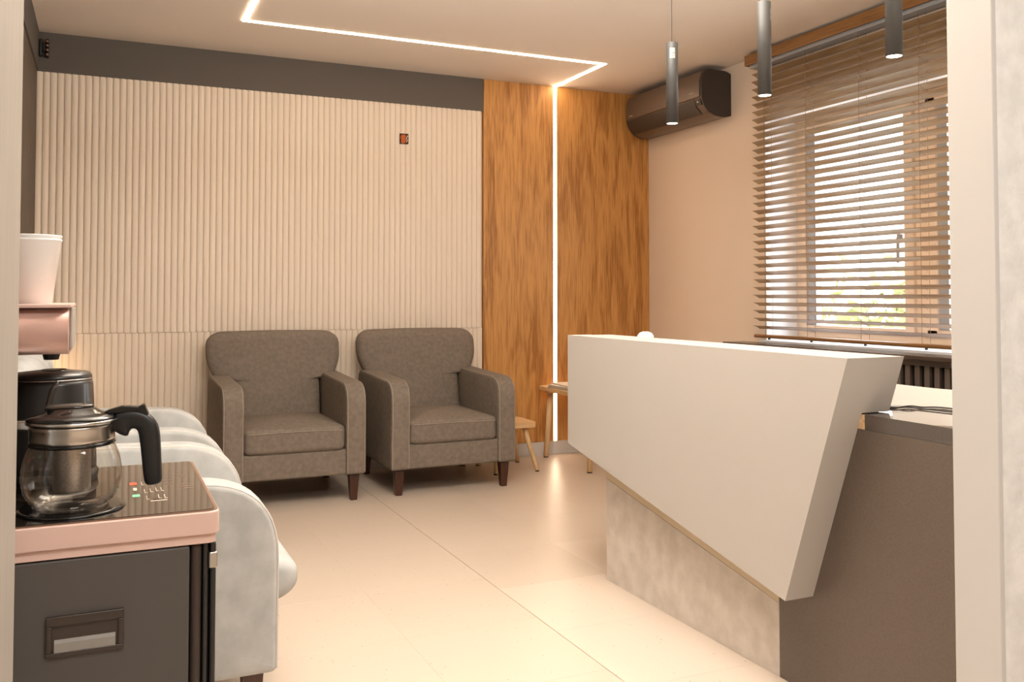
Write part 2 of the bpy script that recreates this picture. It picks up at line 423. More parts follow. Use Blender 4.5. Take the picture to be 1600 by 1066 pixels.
# window: frame, two sashes, glass
wi = empty('window_1', (3.80, 3.3, .8)); wi['kind'] = 'structure'
def wpart(name, y0, y1, z0, z1, x0, x1, m, parent=wi, bevel=.003):
    return box(name, x0-3.80, x1-3.80, y0-3.3, y1-3.3, z0-.8, z1-.8, m, parent, bevel)
y0, y1 = WY0+rv, WY1-rv
fx0, fx1 = 3.79, 3.85
fr = wpart('window_frame', y0, y1, WZ0, .862, fx0, fx1, M['frame'])
wpart('frame_rail', y0, y1, WZ1-.05-rv, WZ1-rv, fx0, fx1, M['frame'])
wpart('frame_stile', y1-.05, y1, .862, WZ1-.05-rv, fx0, fx1, M['frame'])
wpart('frame_stile', y0, y0+.05, .862, WZ1-.05-rv, fx0, fx1, M['frame'])
wpart('frame_stile', 3.314, 3.363, .862, WZ1-.05-rv, fx0, fx1, M['frame'])
def sash(ya, yb):
    za, zb = .864, WZ1-.056
    s = wpart('sash', ya, ya+.055, za, zb, fx0-.018, fx1-.01, M['frame'])
    wpart('sash_stile', yb-(.09 if yb < 3.4 else .03), yb, za, zb, fx0-.018, fx1-.01, M['frame'], s).matrix_parent_inverse = Matrix()
    wpart('sash_rail', ya+.055, yb-.03, za, za+.035, fx0-.018, fx1-.01, M['frame'], s)
    wpart('sash_rail', ya+.055, yb-.03, zb-.035, zb, fx0-.018, fx1-.01, M['frame'], s)
    e1, e2 = (.055, .09+.06) if yb < 3.4 else (.058, .03+.07)
    for (a, b) in ((ya+e1-.003, ya+e1+.002), (yb-e2, yb-(.09 if yb < 3.4 else .03))):
        wpart('glazing_bead', a, b, za+.035, zb-.035, fx0-.006, fx1-.02, M['silver'], s)
    wpart('glass_pane', ya+e1, yb-e2, za+.035, zb-.035, 3.815, 3.819, M['pane'], s, 0)
sash(3.365, y1-.062); sash(y0+.052, 3.312)
wpart('window_handle', 3.425, 3.445, 1.36, 1.39, fx0-.045, fx0-.018, M['silver'])
wpart('window_handle', 3.428, 3.442, 1.24, 1.375, fx0-.052, fx0-.04, M['silver'])

# front wall of the room with the doorway the picture is taken through, and the hall
wf = struct(box('wall_front', 1.432, XR+.3, 1.093, YF, 0, H, M['stone']))
box('door_lining', 1.42, 1.432, 1.091, YF+.004, 0, 2.25, M['jamb'], wf, .002)
box('wall_section', -.09, 1.42, 1.0, YF, 2.25, H, M['hall'], wf)
struct(box('wall_front_left', -1.7, -.083, .86, 1.12, 0, H, M['ljamb'])); bpy.data.objects['wall_front_left'].name = 'wall_entrance'
struct(box('wall_hall_back', -1.7, XR+.3, -1.6, -1.5, 0, H, M['hall']))
struct(box('wall_hall_left', -1.7, -1.6, -1.5, .86, 0, H, M['hall']))
struct(box('wall_hall_right', XR+.1, XR+.3, -1.5, 1.093, 0, H, M['hall']))

# ------------------------------------------------------------------ LED line in ceiling and wall
led = empty('led_strip_light', (1.7, 4.82, H), 0, 'thin warm white light line bent across ceiling and down between the oak panels', 'light')
def lbox(x0, x1, y0, y1, z0, z1):
    o = box('diffuser', x0-1.7, x1-1.7, y0-4.82, y1-4.82, z0-H, z1-H, M['led'], led)
hw = .012
lbox(.655-hw, LEDX+hw, 4.82-hw, 4.82+hw, H-.004, H-.0005)
lbox(LEDX-hw, LEDX+hw, 4.82+hw, YB-.004, H-.004, H-.0005)
lbox(.655-hw, .655+hw, 1.6, 4.82-hw, H-.004, H-.0005)
lbox(LEDX-.0125, LEDX+.0125, YB-.008, YB-.002, .093, H-.0045)
for a, b in ((LEDX-.0165, LEDX-.0128), (LEDX+.0128, LEDX+.0165)):
    box('edge_profile', a-1.7, b-1.7, YB-.0162-4.82, YB-.001-4.82, .093-H, -.006, M['gold'], led)

# unseen ceiling panels, added as bodies for the two fill area lights
def make_fill_panel(x, y, w, l, label, z=H):
    t = empty('added_fill_panel', (x, y, z), 0, label, 'light')
    box('housing', -w/2, w/2, -l/2, l/2, -.022, -.001, M['whitelam'], t, .003)
    box('lens', -w/2+.02, w/2-.02, -l/2+.02, l/2-.02, -.025, -.0221, M['white'], t)
make_fill_panel(1.3, 2.35, 1.14, .74, 'unseen flat white ceiling panel added for the fill light above the reception room door side')
make_fill_panel(.7, -.35, 1.64, .74, 'unseen flat white ceiling panel added for the fill light in the hall')

# ------------------------------------------------------------------ armchairs
def make_chair(name, label, cat, group, fab, seam, arm_r, front=-.385, back=.385, bulge=0.):
    t = empty(name, (0, 0, 0), 0, label, cat, group)
    HW = .362; AW = .105
    for sx in (-1, 1):
        for (yy) in (front+.035, back-.09):
            bm = bmesh.new(); cx = sx*(HW-.055)
            # legs taper toward the floor
            r = bmesh.ops.create_cube(bm, size=1)
            for v in r['verts']:
                w = .052 if v.co.z > 0 else .034
                v.co = Vector((cx+v.co.x*w+(0 if v.co.z > 0 else -sx*.0), yy+.02+v.co.y*w, .0675+v.co.z*.135))
            obj('leg', bm, M['legwood'], t, .002)
    b = box('seat_base', -HW+AW-.012, HW-AW+.012, front+.018, back-.06, .14, .272, fab, t, .012, 3)
    box('underframe', -HW+.04, HW-.04, front+.16, back-.08, .118, .141, M['legwood'], t, .003)
    # seat cushion
    pts = resample(rounded([(-HW+AW-.002, front+.005-bulge, .05), (HW-AW+.002, front+.005-bulge, .05), (HW-AW+.002, back-.16, .02), (-HW+AW-.002, back-.16, .02)]), .03)
    bm = bmesh.new(); cushion(bm, pts, .270, .398, 'Z', .05 if bulge else .026, 0, .028, 8)
    if bulge:
        for v in bm.verts:
            if v.co.y < front+.06:
                v.co.y -= bulge*.8*max(0, 1-((v.co.z-.335)/.07)**2)
    c = obj('seat_cushion', bm, fab, t, smooth=True)
    bm = bmesh.new(); zz = .377
    tube(bm, [(-HW+AW+.02, front+.004-bulge*1.5, zz), (0, front+.002-bulge*1.6, zz+.003), (HW-AW-.02, front+.004-bulge*1.5, zz)], .0022, 6)
    if bulge: bm.free()
    else: obj('seam', bm, seam, c)
    # arms
    for sx in (-1, 1):
        xo, xi = sx*HW, sx*(HW-AW)
        prof = rounded([(front, .140, .02), (front-.002, .612, arm_r), (back-.08, .630, .05), (back-.03, .30, .05), (back-.03, .140, .02)], 9)
        prof = resample(prof, .03)
        bm = bmesh.new(); cushion(bm, prof, min(xo, xi), max(xo, xi), 'X', .016, .003, .003)
        a = obj('armrest', bm, fab, t, smooth=True)
        for xe in (xo-sx*.007, xi+sx*.007):
            path = [(xe, y, z) for y, z in rounded([(front+.002, .15, 0), (front-.001, .608, arm_r), (back-.09, .627, .0)], 10)]
            bm = bmesh.new(); tube(bm, path, .0026, 6); obj('seam', bm, seam, a)
    # backrest: narrow between arms, wings out above them
    rows = []
    def hw_at(z):
        if z < .592: return .25
        if z < .612: return .25+.085*math.sin(PI/2*(z-.592)/.02)
        if z < .745: return .335+.041*math.sin(PI/2*(z-.612)/.133)
        if z < .790: return .376
        return .376-.085*(1-math.sqrt(max(0, 1-((z-.790)/.0725)**2)))
    zs_ = [.28+.31*k/8 for k in range(8)]+[.588+.02*k/5 for k in range(5)]+[.61+.2*k/12 for k in range(12)]+[.812+.0502*math.sin(PI/2*k/12) for k in range(13)]
    bm = bmesh.new(); NS = 48
    for z in zs_:
        w = hw_at(z)
        e = 1.0
        if z > .81: e = math.sqrt(max(0, 1-((z-.81)/.0525)**2))
        th = .012+.056*e; yc = back-.245+.065+(z-.3)*.21; ring = []
        for k in range(NS):
            a_ = 2*PI*k/NS; ca, sa = math.cos(a_), math.sin(a_)
            X = math.copysign(abs(ca)**.42, ca)*w; Y = math.copysign(abs(sa)**.6, sa)*th
            if sa < 0: Y -= .012*(1-(X/w)**2)
            ring.append(bm.verts.new((X, yc+Y, z+.008*(1-(X/.38)**2)*max(0, (z-.7)/.15))))
        rows.append(ring)
    for A, B in zip(rows[:-1], rows[1:]):
        for k in range(NS): bm.faces.new((A[k], A[(k+1) % NS], B[(k+1) % NS], B[k]))
    bm.faces.new(rows[0][::-1]); bm.faces.new(rows[-1])
    obj('backrest', bm, fab, t, smooth=True)
    return t
g = make_chair('armchair', 'taupe grey fabric armchair against the ribbed wall, nearer the left corner', 'armchair', 'taupe armchairs along the back wall',
               M['greyfab'], M['piping'], .115)
g.location = (.905, 5.035, 0)
copy_tree(g, (1.765, 5.035, 0), 0, 'taupe grey fabric armchair beside the oak panel and small stool')
p = make_chair('armchair', 'pale grey fabric armchair directly behind the rose gold drinks machine', 'armchair', 'pale armchairs along the left wall',
               M['palefab'], M['palepiping'], .19, -.36, .36, .045)
p.location = (.045, 2.66, 0); p.rotation_euler = (0, 0, PI/2)
copy_tree(p, (.045, 3.62, 0), PI/2, 'pale grey fabric armchair farther back on the left, in front of the taupe armchair')

# ------------------------------------------------------------------ reception desk
dk = empty('reception_desk', (1.75, 2.4, 0), 0, 'cream slanted reception desk on a concrete look base with dark side panel', 'desk')
def dprism(name, pts, d0, d1, m, bevel=0, parent=dk, axis='X'):
    bm = bmesh.new()
    if axis == 'X': prism(bm, [(y-2.4, z) for y, z in pts], d0-1.75, d1-1.75, 'X')
    return obj(name, bm, m, parent, bevel)
# end face slopes: y = 1.90 at z .265 to 1.671 at z .918
def ye(z): return 1.90+(z-.265)*(1.671-1.90)/(.918-.265)
dprism('slanted_front', [(3.122, .918), (3.122, .500), (1.90, .265), (ye(.918), .918)], 1.65, 1.7452, M['desk'])
dprism('raised_shelf', [(3.122, .9165), (3.122, .775), (ye(.775), .775), (ye(.918), .918)], 1.7452, 1.838, M['desk'])
dprism('back_panel', [(3.10, .774), (3.10, .50), (1.93, .28), (ye(.772)+.03, .774)], 1.743, 1.76, M['desk'])
dprism('concrete_base', [(2.992, .0), (2.992, .380), (2.035, .205), (2.035, .0)], 1.745, 1.763, M['concrete'], .001)
dprism('base_edge', [(2.992, .3805), (2.992, .474), (2.036, .290), (2.036, .2055)], 1.7462, 1.763, M['gold'])
dprism('side_panel', [(2.034, 0), (2.034, .2755), (1.905, .2755), (1.765, .7335), (1.24, .7335), (1.24, 0)], 1.7455, 1.763, M['darklam'], .001)
box('rear_panel', 1.747-1.75, 1.763-1.75, -.49, .592, .0, .5, M['darklam'], dk)
box('worktop', 1.745-1.75, 2.14-1.75, 1.24-2.4, 1.712-2.4, .734, .772, M['worktop'], dk, .0015)
box('worktop', 1.762-1.75, 2.14-1.75, 1.7125-2.4, 3.08-2.4, .734, .772, M['worktop'], dk, .0015)
dprism('raw_edge', [(1.7128, .7345), (1.737, .7345), (1.722, .771), (1.7128, .771)], 1.7455, 1.7615, M['chip'])
box('end_support', 1.80-1.75, 2.03-1.75, 3.0-2.4, 3.018-2.4, 0, .734, M['darklam'], dk)
box('end_support', 1.80-1.75, 2.03-1.75, 1.26-2.4, 1.278-2.4, 0, .734, M['darklam'], dk)

# low white curved panel standing at the back of the worktop
bm = bmesh.new(); n_ = 24
rows = []
for k in range(n_+1):
    t = k/n_; y = 1.835-.44*t; x = 1.965+.11*math.sin(PI/2*min(1, t*1.8)); h = .828-.008*math.sin(PI*min(1, t/.6))
    rows.append([bm.verts.new(v) for v in ((x, y, .7725), (x+.010, y, .7725), (x+.022, y, h), (x+.014, y, h))])
for A, B in zip(rows[:-1], rows[1:]):
    for k in range(4): bm.faces.new((A[k], A[(k+1) % 4], B[(k+1) % 4], B[k]))
bm.faces.new(rows[0][::-1]); bm.faces.new(rows[-1])
tag(obj('desk_panel', bm, M['whitelam']), 'low white curved panel standing at the back of the dark worktop', 'panel')
# small white bottle on the worktop: only its rounded top shows
bt = empty('white_bottle', (1.95, 3.035, .772), 0, 'small white rounded bottle peeking above the far end of the desk', 'bottle')
obj('bottle_body', lathe(bmesh.new(), [(0, 0), (.032, 0), (.034, .01), (.034, .125), (.032, .142), (.023, .153), (.010, .1575), (0, .158)], 28), M['white'], bt, smooth=True)
# cables on the worktop
def cable(name, pts, label, r=.0019):
    P = [Vector(q) for q in pts]; path = []
    for i in range(len(P)-1):
        a, b, c, d = P[max(i-1, 0)], P[i], P[i+1], P[min(i+2, len(P)-1)]
        for k in range(8):
            t = k/8; path.append(.5*((2*b)+(c-a)*t+(2*a-5*b+4*c-d)*t*t+(3*b-a-3*c+d)*t**3))
    path.append(P[-1]); o = obj(name, tube(bmesh.new(), path, r, 8), M['cable'], smooth=True); return tag(o, label, 'cable', 'cables on the worktop')
zc = .7748
cable('power_cable', [(1.90, 1.84, zc), (1.90, 1.765, zc), (1.945, 1.765, zc), (1.955, 1.73, zc), (1.965, 1.675, zc), (1.97, 1.62, zc), (1.96, 1.5, zc)], 'black cable curving nearer the front edge of the dark worktop')
cable('power_cable', [(1.915, 1.86, zc), (1.915, 1.775, zc), (1.95, 1.755, zc+.004), (1.985, 1.745, zc), (2.025, 1.72, zc), (2.03, 1.62, zc), (2.03, 1.5, zc)], 'black cable lying farther back on the dark worktop')

# ------------------------------------------------------------------ low table, magazines, stools
tb = empty('low_table', (2.92, 5.08, 0), 0, 'low pale wood table with splayed legs beside the glowing wall line', 'table')
pts = rounded([(-.275, -.31, .04), (.30, -.31, .05), (.30, .36, .05), (-.275, .36, .04)])
obj('tabletop', prism(bmesh.new(), pts, .446, .474, 'Z'), M['lightwoodx'], tb, .004)
for sx, sy in ((-1, 1), (1, 1), (-1, -1), (1, -1)):
    bm = bmesh.new(); a = (sx*.225, (.33 if sy > 0 else -.26), .0); b_ = (sx*.205, (.30 if sy > 0 else -.235), .446)
    tube(bm, [Vector(a)+Vector((0, 0, .006)), b_], [.0165, .020], 14); l = obj('leg', bm, M['lightwood'], tb, smooth=True)
    obj('foot_pad', lathe(bmesh.new(), [(0, 0), (.016, 0), (.0165, .008), (0, .008)], 14, (a[0], a[1])), M['black'], l)
    box('leg_bracket', b_[0]-.03, b_[0]+.03, b_[1]-.03, b_[1]+.03, .425, .4455, M['lightwoodx'], tb, .002)
def mag(x, y, z, rz, m, label, w=.21, l=.29, h=.009):
    t = empty('magazine', (x, y, z), rz, label, 'magazine', 'magazines on the low table')
    box('pages', -w/2+.002, w/2-.002, -l/2+.002, l/2-.002, .001, h-.001, M['edge'], t)
    box('cover', -w/2, w/2, -l/2, l/2, h-.001, h, m, t); box('cover', -w/2, w/2, -l/2, l/2, 0, .001, m, t)
mag(2.765, 5.14, .474, .05, M['paper2'], 'lowest grey magazine in the stack on the low table', .23, .30, .012)
mag(2.758, 5.13, .486, .02, M['paper'], 'middle magazine in the stack on the low table', .22, .30, .010)
mag(2.77, 5.14, .496, -.05, M['edge'], 'pale magazine topmost on the low table stack', .21, .29, .009)

def stool(x, y, label):
    t = empty('low_stool', (x, y, 0), 0, label, 'stool')
    pts = rounded([(-.15, -.14, .04), (.15, -.14, .04), (.15, .14, .04), (-.15, .14, .04)])
    obj('seat', prism(bmesh.new(), pts, .262, .298, 'Z'), M['lightwoodx'], t, .006, 3)
    for sx in (-1, 1):
        for sy in (-1, 1):
            bm = bmesh.new(); fx, fy = sx*.137-(0 if sy < 0 else -.015), sy*.16
            tube(bm, [(fx, fy, .006), (sx*.085, sy*.085, .263)], [.0125, .016], 12); l = obj('leg', bm, M['lightwood'], t, smooth=True)
            obj('foot_pad', lathe(bmesh.new(), [(0, 0), (.012, 0), (.0125, .008), (0, .008)], 12, (fx, fy)), M['black'], l)
    return t
stool(2.29, 5.155, 'low pale wood stool half hidden by the right taupe armchair')

# ------------------------------------------------------------------ air conditioner
ac = empty('air_conditioner', (XR, 5.0, 2.18), 0, 'bronze brown wall air conditioner near the ceiling', 'air conditioner')
AY0, AY1 = 4.545-5.0, 5.425-5.0
prof = [(0, .012), (0, .272), (-.04, .288), (-.165, .290), (-.205, .275), (-.222, .22), (-.224, .12), (-.205, .065), (-.165, .022), (-.11, .002), (-.05, .0)]
def acprism(name, prof, a, b, m, bevel=0, parent=ac):
    bm = bmesh.new(); prism(bm, prof, a, b, 'Y'); return obj(name, bm, m, parent, bevel)
dense = rounded([(x, z, .0 if i < 2 else .018) for i, (x, z) in enumerate(prof)], 4)
acprism('body', dense, AY0+.012, AY1-.012, M['acbody'])
side = rounded([(x*1.01-.0005, z*1.01-.001, .0 if i < 2 else .018) for i, (x, z) in enumerate(prof)], 4)
acprism('end_cap', side, AY0, AY0+.0118, M['acside'], .003)
acprism('end_cap', side, AY1-.0118, AY1, M['acside'], .003)
fp = [(-.2235, .112), (-.232, .118), (-.231, .215), (-.214, .276), (-.206, .274), (-.2225, .22)]
acprism('front_panel', fp, AY0+.016, AY1-.016, M['acbody'], .0015)
fl_ = [(-.218, .104), (-.227, .106), (-.212, .060), (-.172, .020), (-.166, .024), (-.205, .065)]
acprism('air_flap', fl_, AY0+.075, AY1-.02, M['acside'], .001)
acprism('display_block', [(-.219, .104), (-.2265, .105), (-.213, .066), (-.205, .068)], AY0+.018, AY0+.07, M['acside'], .001)
bm = bmesh.new(); bmesh.ops.create_uvsphere(bm, u_segments=10, v_segments=6, radius=.006)
obj('display_light', bm, M['icon'], ac, smooth=True, loc=(-.222, AY0+.045, .088))
def marks(y0, y1, z0, z1, n, name):
    bm = bmesh.new(); w = (y1-y0)/n
    for k in range(n):
        a = y0+k*w; h = z1-z0
        x = -.2335
        if k % 3 == 0: bx(bm, x, x+.0015, a, a+w*.25, z0, z1); bx(bm, x, x+.0015, a, a+w*.7, z0, z0+h*.22)
        elif k % 3 == 1: bx(bm, x, x+.0015, a, a+w*.7, z1-h*.22, z1); bx(bm, x, x+.0015, a+w*.3, a+w*.5, z0, z1)
        else: bx(bm, x, x+.0015, a, a+w*.7, z0+h*.4, z0+h*.6); bx(bm, x, x+.0015, a, a+w*.2, z0, z1); bx(bm, x, x+.0015, a+w*.5, a+w*.7, z0, z1)
    obj(name, bm, M['icon'], ac)
marks(AY0+.075, AY0+.125, .146, .155, 6, 'printed_mark'); marks(AY1-.10, AY1-.055, .134, .141, 6, 'printed_mark')

# ------------------------------------------------------------------ pendants
def pendant(y, label, sticker):
    x = 1.90; z0, L_, r = 1.703, .298, .0215
    t = empty('pendant_light', (x, y, z0), 0, label, 'pendant light', 'tube pendants above the desk')
    obj('tube_shade', lathe(bmesh.new(), [(r-.002, .001), (r, 0), (r, L_), (r-.002, L_+.002), (.004, L_+.002), (0, L_+.002)], 32), M['pend'], t, smooth=False)
    for p_ in bpy.data.objects[t.children[0].name].data.polygons: p_.use_smooth = abs(p_.normal.z) < .5
    obj('lens', lathe(bmesh.new(), [(0, .001), (r-.0021, .001), (r-.0021, .012), (0, .012)], 32), M['lamp'], t)
    obj('cord', tube(bmesh.new(), [(0, 0, L_+.002), (0, 0, H-z0-.02)], .0014, 6), M['black'], t)
    obj('ceiling_cup', lathe(bmesh.new(), [(0, H-z0-.025), (.035, H-z0-.025), (.038, H-z0-.001), (0, H-z0-.001)], 24), M['pend'], t)
    if sticker is not None:
        bm = bmesh.new(); a0, w = sticker
        for k in range(5):
            a, b = a0+w*k/5, a0+w*(k+1)/5
            q = [bm.verts.new(((r+.0004)*math.cos(c), (r+.0004)*math.sin(c), z)) for c, z in ((a, .238), (b, .238), (b, .276), (a, .276))]; bm.faces.new(q)
        obj('sticker', bm, M['stick'], t)
    d = bpy.data.lights.new('pendant_spot', 'SPOT'); d.energy = 4; d.color = WARM; d.spot_size = 1.5; d.spot_blend = .8; d.shadow_soft_size = .02
    s = bpy.data.objects.new('pendant_spot', d); COL.objects.link(s); s.location = (x, y, z0-.006)
view = math.atan2(-2.7, -1.9)
pendant(2.771, 'grey tube pendant with a pale sticker, farthest of the three', (view-.35, .9))
pendant(2.261, 'grey tube pendant in the middle of the row of three', (view+.95, .35))
pendant(1.747, 'grey tube pendant nearest the door, cut off by the picture top', None)

# ------------------------------------------------------------------ blind
BX = 3.497
bl = empty('window_blind', (BX, 3.45, .84), 0, 'brown wooden slat blind hanging across the window', 'blind')
BY0, BY1 = 2.55, 4.250
def bbox(name, x0, x1, y0, y1, z0, z1, m, bevel=0., parent=bl):
    return box(name, x0-BX, x1-BX, y0-3.45, y1-3.45, z0-.84, z1-.84, m, parent, bevel)
bbox('valance', 3.440, 3.450, BY0-.02, 4.272, 2.425, 2.487, M['valance'], .003)
bbox('valance_return', 3.450, 3.53, 4.262, 4.272, 2.425, 2.487, M['valance'], .002)
bbox('headrail', 3.462, 3.525, BY0, 4.255, 2.408, 2.480, M['silver'], .002)
bbox('bottom_rail', 3.474, 3.524, BY0, BY1, .828, .846, M['valance'], .006)
bm = bmesh.new(); tl = .40; hwid = .0238
sl = []
n = 6
top = []; bot = []
for k in range(n+1):
    u = -hwid+2*hwid*k/n; c = .0022*(1-(u/hwid)**2)
    top.append((u, c+.0013)); bot.append((u, c-.0013))
pr_ = top+bot[::-1]
pr_ = [(u*math.cos(tl)+w*math.sin(tl), -u*math.sin(tl)+w*math.cos(tl)) for u, w in pr_]
prism(bm, pr_, BY0-3.45, BY1-3.45, 'Y')
slat = obj('slat', bm, M['blindwood'], bl)
zs = [.843+.0445+.0448*k for k in range(35)]
slat.location = (0, 0, zs[0]-.84)
for z in zs[1:]:
    if z < 2.39: instance(slat, bl, (0, random.uniform(-.003, .003), z-.84))
for yc in (4.14, 3.80, 3.42, 3.05, 2.68):
    bm = bmesh.new()
    for dx in (-.027, .027): tube(bm, [(dx, yc-3.45, 0), (dx, yc-3.45, 1.6)], .0011, 5)
    for z in zs:
        if z < 2.39: tube(bm, [(-.027, yc-3.45, z-.84+.010), (.027, yc-3.45+.012, z-.84-.014)], .0008, 4)
    obj('ladder_cord', bm, M['cord'], bl)
    o = bbox('cord_stop', 3.49, 3.504, yc-.003, yc+.003, .818, .828, M['black'], .001)

# sill shelf and slatted radiator screen under it
sh = box('window_sill', 3.335, 3.50, 2.2, 4.36, .782, .80, M['sill'], None, .002)
refl_strip = box('sill_reflection_strip', 3.50, XO-.067, 2.36, 4.2325, .801, .812, M['reveal'], sh); sh['kind'] = 'structure'  # white strip paints the sky's reflection on the glossy dark sill
rs = empty('radiator_screen', (3.40, 3.2, 0), 0, 'dark vertical slatted radiator screen under the window sill', 'radiator screen')
box('backing', .02, .155, -.9, 1.0, .1, .781, M['raddark'], rs)
box('screen_rail', -.012, .0195, -.9, 1.0, .752, .781, M['rad'], rs, .002)
me = None
k = 0; y = -.9
while y < 1.0:
    if me is None: s0 = box('screen_slat', 0, .0195, 0, .028, .1, .7515, M['rad'], rs, .002); s0.location = (-.004, y, 0); me = s0
    else: instance(me, rs, (-.004, y, 0))
    y += .054

# ------------------------------------------------------------------ drinks machine
mc = empty('drinks_machine', (-.09, 1.49, 0), 0, 'rose gold and charcoal standing tea machine in the left foreground', 'drinks machine')
MX, MY = -.09, 1.49
def mbox(name, x0, x1, y0, y1, z0, z1, m, bevel=0., parent=mc, seg=3):
    return box(name, x0-MX, x1-MX, y0-MY, y1-MY, z0, z1, m, parent, bevel, seg)
TX1 = .149
mbox('cabinet', -.318, .112, 1.31, 1.66, .03, .735, M['drawer'], .003)
mbox('plinth', -.30, .13, 1.33, 1.65, 0, .03, M['black'])
mbox('corner_column', .1125, .127, 1.300, 1.66, .03, .735, M['smoke'], .006)
mbox('corner_column', .1285, .137, 1.306, 1.66, .03, .735, M['satin'], .003)
mbox('side_panel', .138, .1455, 1.300, 1.66, .03, .735, M['satin'], .003)
mbox('hinge_cap', .136, .147, 1.298, 1.31, .70, .722, M['steel'], .002)
dr = mbox('drawer_front', -.316, .111, 1.2955, 1.3095, .36, .7335, M['drawer'], .003)
mbox('drawer_front', -.316, .111, 1.2955, 1.3095, .04, .355, M['drawer'], .003)
# recessed pull: bezel ring, dark cavity, catching scoop
hx0, hx1, hz0, hz1 = -.0605, .0305, .613, .664
bm = bmesh.new()
def q(x0, x1, z0, z1, y0, y1): bx(bm, x0-MX, x1-MX, y0-MY, y1-MY, z0, z1)
q(hx0, hx1, hz1-.012, hz1, 1.290, 1.2958); q(hx0, hx1, hz0, hz0+.006, 1.290, 1.2958)
q(hx0, hx0+.007, hz0+.006, hz1-.012, 1.290, 1.2958); q(hx1-.007, hx1, hz0+.006, hz1-.012, 1.290, 1.2958)
hd = obj('drawer_handle', bm, M['smoke'], dr, .0012)
hd2 = mbox('handle_recess', hx0+.007, hx1-.007, 1.2945, 1.2957, hz0+.006, hz1-.012, M['smoke'], 0, dr)
bm = bmesh.new(); prism(bm, [(1.2945-MY, hz0+.006), (1.2945-MY, hz0+.021), (1.2915-MY, hz0+.017), (1.2905-MY, hz0+.006)], hx0+.010-MX, hx1-.010-MX, 'X')
obj('handle_scoop', bm, M['scoop'], dr)
# two tier tray rim and glass top
def slab(name, x0, x1, y0, y1, z0, z1, r, m, bevel, parent=mc):
    pts = rounded([(x0-MX, y0-MY, r), (x1-MX, y0-MY, r), (x1-MX, y1-MY, r), (x0-MX, y1-MY, r)], 6)
    return obj(name, prism(bmesh.new(), pts, z0, z1, 'Z'), m, parent, bevel, 3)
slab('lower_rim', -.322, TX1-.004, 1.294, 1.68, .7355, .7475, .012, M['rose'], .001)
slab('tray', -.326, TX1, 1.288, 1.686, .748, .7795, .016, M['rose'], .003)
slab('tray_trim', -.324, TX1-.002, 1.290, 1.684, .7795, .7806, .015, M['rosetrim'], 0)
gt = slab('glass_top', -.320, TX1-.006, 1.2935, 1.680, .7806, .7816, .012, M['glasstop'], 0)
# printed control marks on the glass
def icon(name, x, y, w, l, m, sh='box'):
    o = mbox(name, x-w/2, x+w/2, y-l/2, y+l/2, .78165, .7819, m, 0, gt); return o
icon('red_button_mark', .046, 1.512, .010, .022, M['red'])
icon('button_mark', .0475, 1.468, .005, .02, M['icon'])
icon('green_button_mark', .0475, 1.420, .010, .018, M['green'])
for (x, y) in ((.058, 1.51), (.067, 1.512), (.060, 1.45), (.068, 1.452), (.076, 1.457), (.083, 1.455), (.061, 1.402), (.077, 1.404), (.085, 1.402)):
    icon('button_mark', x, y, .0009, .026, M['icon']); icon('button_mark', x+.0015, y-.013, .004, .0025, M['icon'])
icon('button_mark', .076, 1.376, .022, .004, M['icon']); icon('button_mark', .074, 1.386, .010, .006, M['black'])
for (x, y, w) in ((.094, 1.52, .02), (.094, 1.495, .014), (.118, 1.56, .016), (.120, 1.545, .012), (.119, 1.48, .014), (.119, 1.462, .02), (.122, 1.445, .014)):
    icon('faint_mark', x, y, w, .003, M['faint'])
obj('hot_plate', lathe(bmesh.new(), [(0, .7816), (.068, .7816), (.066, .7845), (.06, .785), (0, .785)], 40, (-.035-MX, 1.372-MY)), M['blackgloss'], mc, smooth=True)
# tower and dispensing head
mbox('tower', -.32, -.205, 1.60, 1.675, .7816, 1.07, M['satin'], .006)
pf = [(1.478-MY-.0335*math.cos(a_), 1.0185+.0335*math.sin(a_)) for a_ in [PI/2*(j/10-1) for j in range(21)]]+[(1.672-MY, 1.052), (1.672-MY, .985)]
obj('dispensing_head', prism(bmesh.new(), pf, -.30-MX, -.0445-MX, 'X'), M['rosemet'], mc)
for p_ in bpy.data.objects['dispensing_head'].data.polygons: p_.use_smooth = len(p_.vertices) == 4 and abs(p_.normal.x) < .5
mbox('head_top_plate', -.305, -.0405, 1.447, 1.676, 1.0525, 1.0585, M['rose'], .002)
mbox('head_side_plate', -.0443, -.0405, 1.50, 1.676, .990, 1.0523, M['ljamb'], .0015)
obj('spout', lathe(bmesh.new(), [(0, .976), (.010, .976), (.012, .9845), (0, .9845)], 16, (-.068-MX, 1.50-MY)), M['black'], mc)

# paper cups on the head
cu = empty('paper_cup', (-.096, 1.51, 1.0585), 0, 'stack of white paper cups standing on the rose gold machine head', 'cup')
for k, dz in enumerate((0, .006)):
    r0, r1, h = .0275, .0388, .092
    pf = [(0, .006), (r0-.002, .006), (r0-.001, 0), (r0, 0), (r1, h), (r1+.0016, h+.0012), (r1+.0012, h+.003), (r1-.0012, h+.0024), (r1-.0018, h), (r0-.0015, .008), (0, .0085)]
    obj('cup_wall' if k == 0 else 'inner_cup', lathe(bmesh.new(), [(r, z+dz) for r, z in pf] if k == 0 else [(r*.985 if z < h-.01 else r, z+dz) for r, z in pf], 40), M['white'], cu, smooth=True)

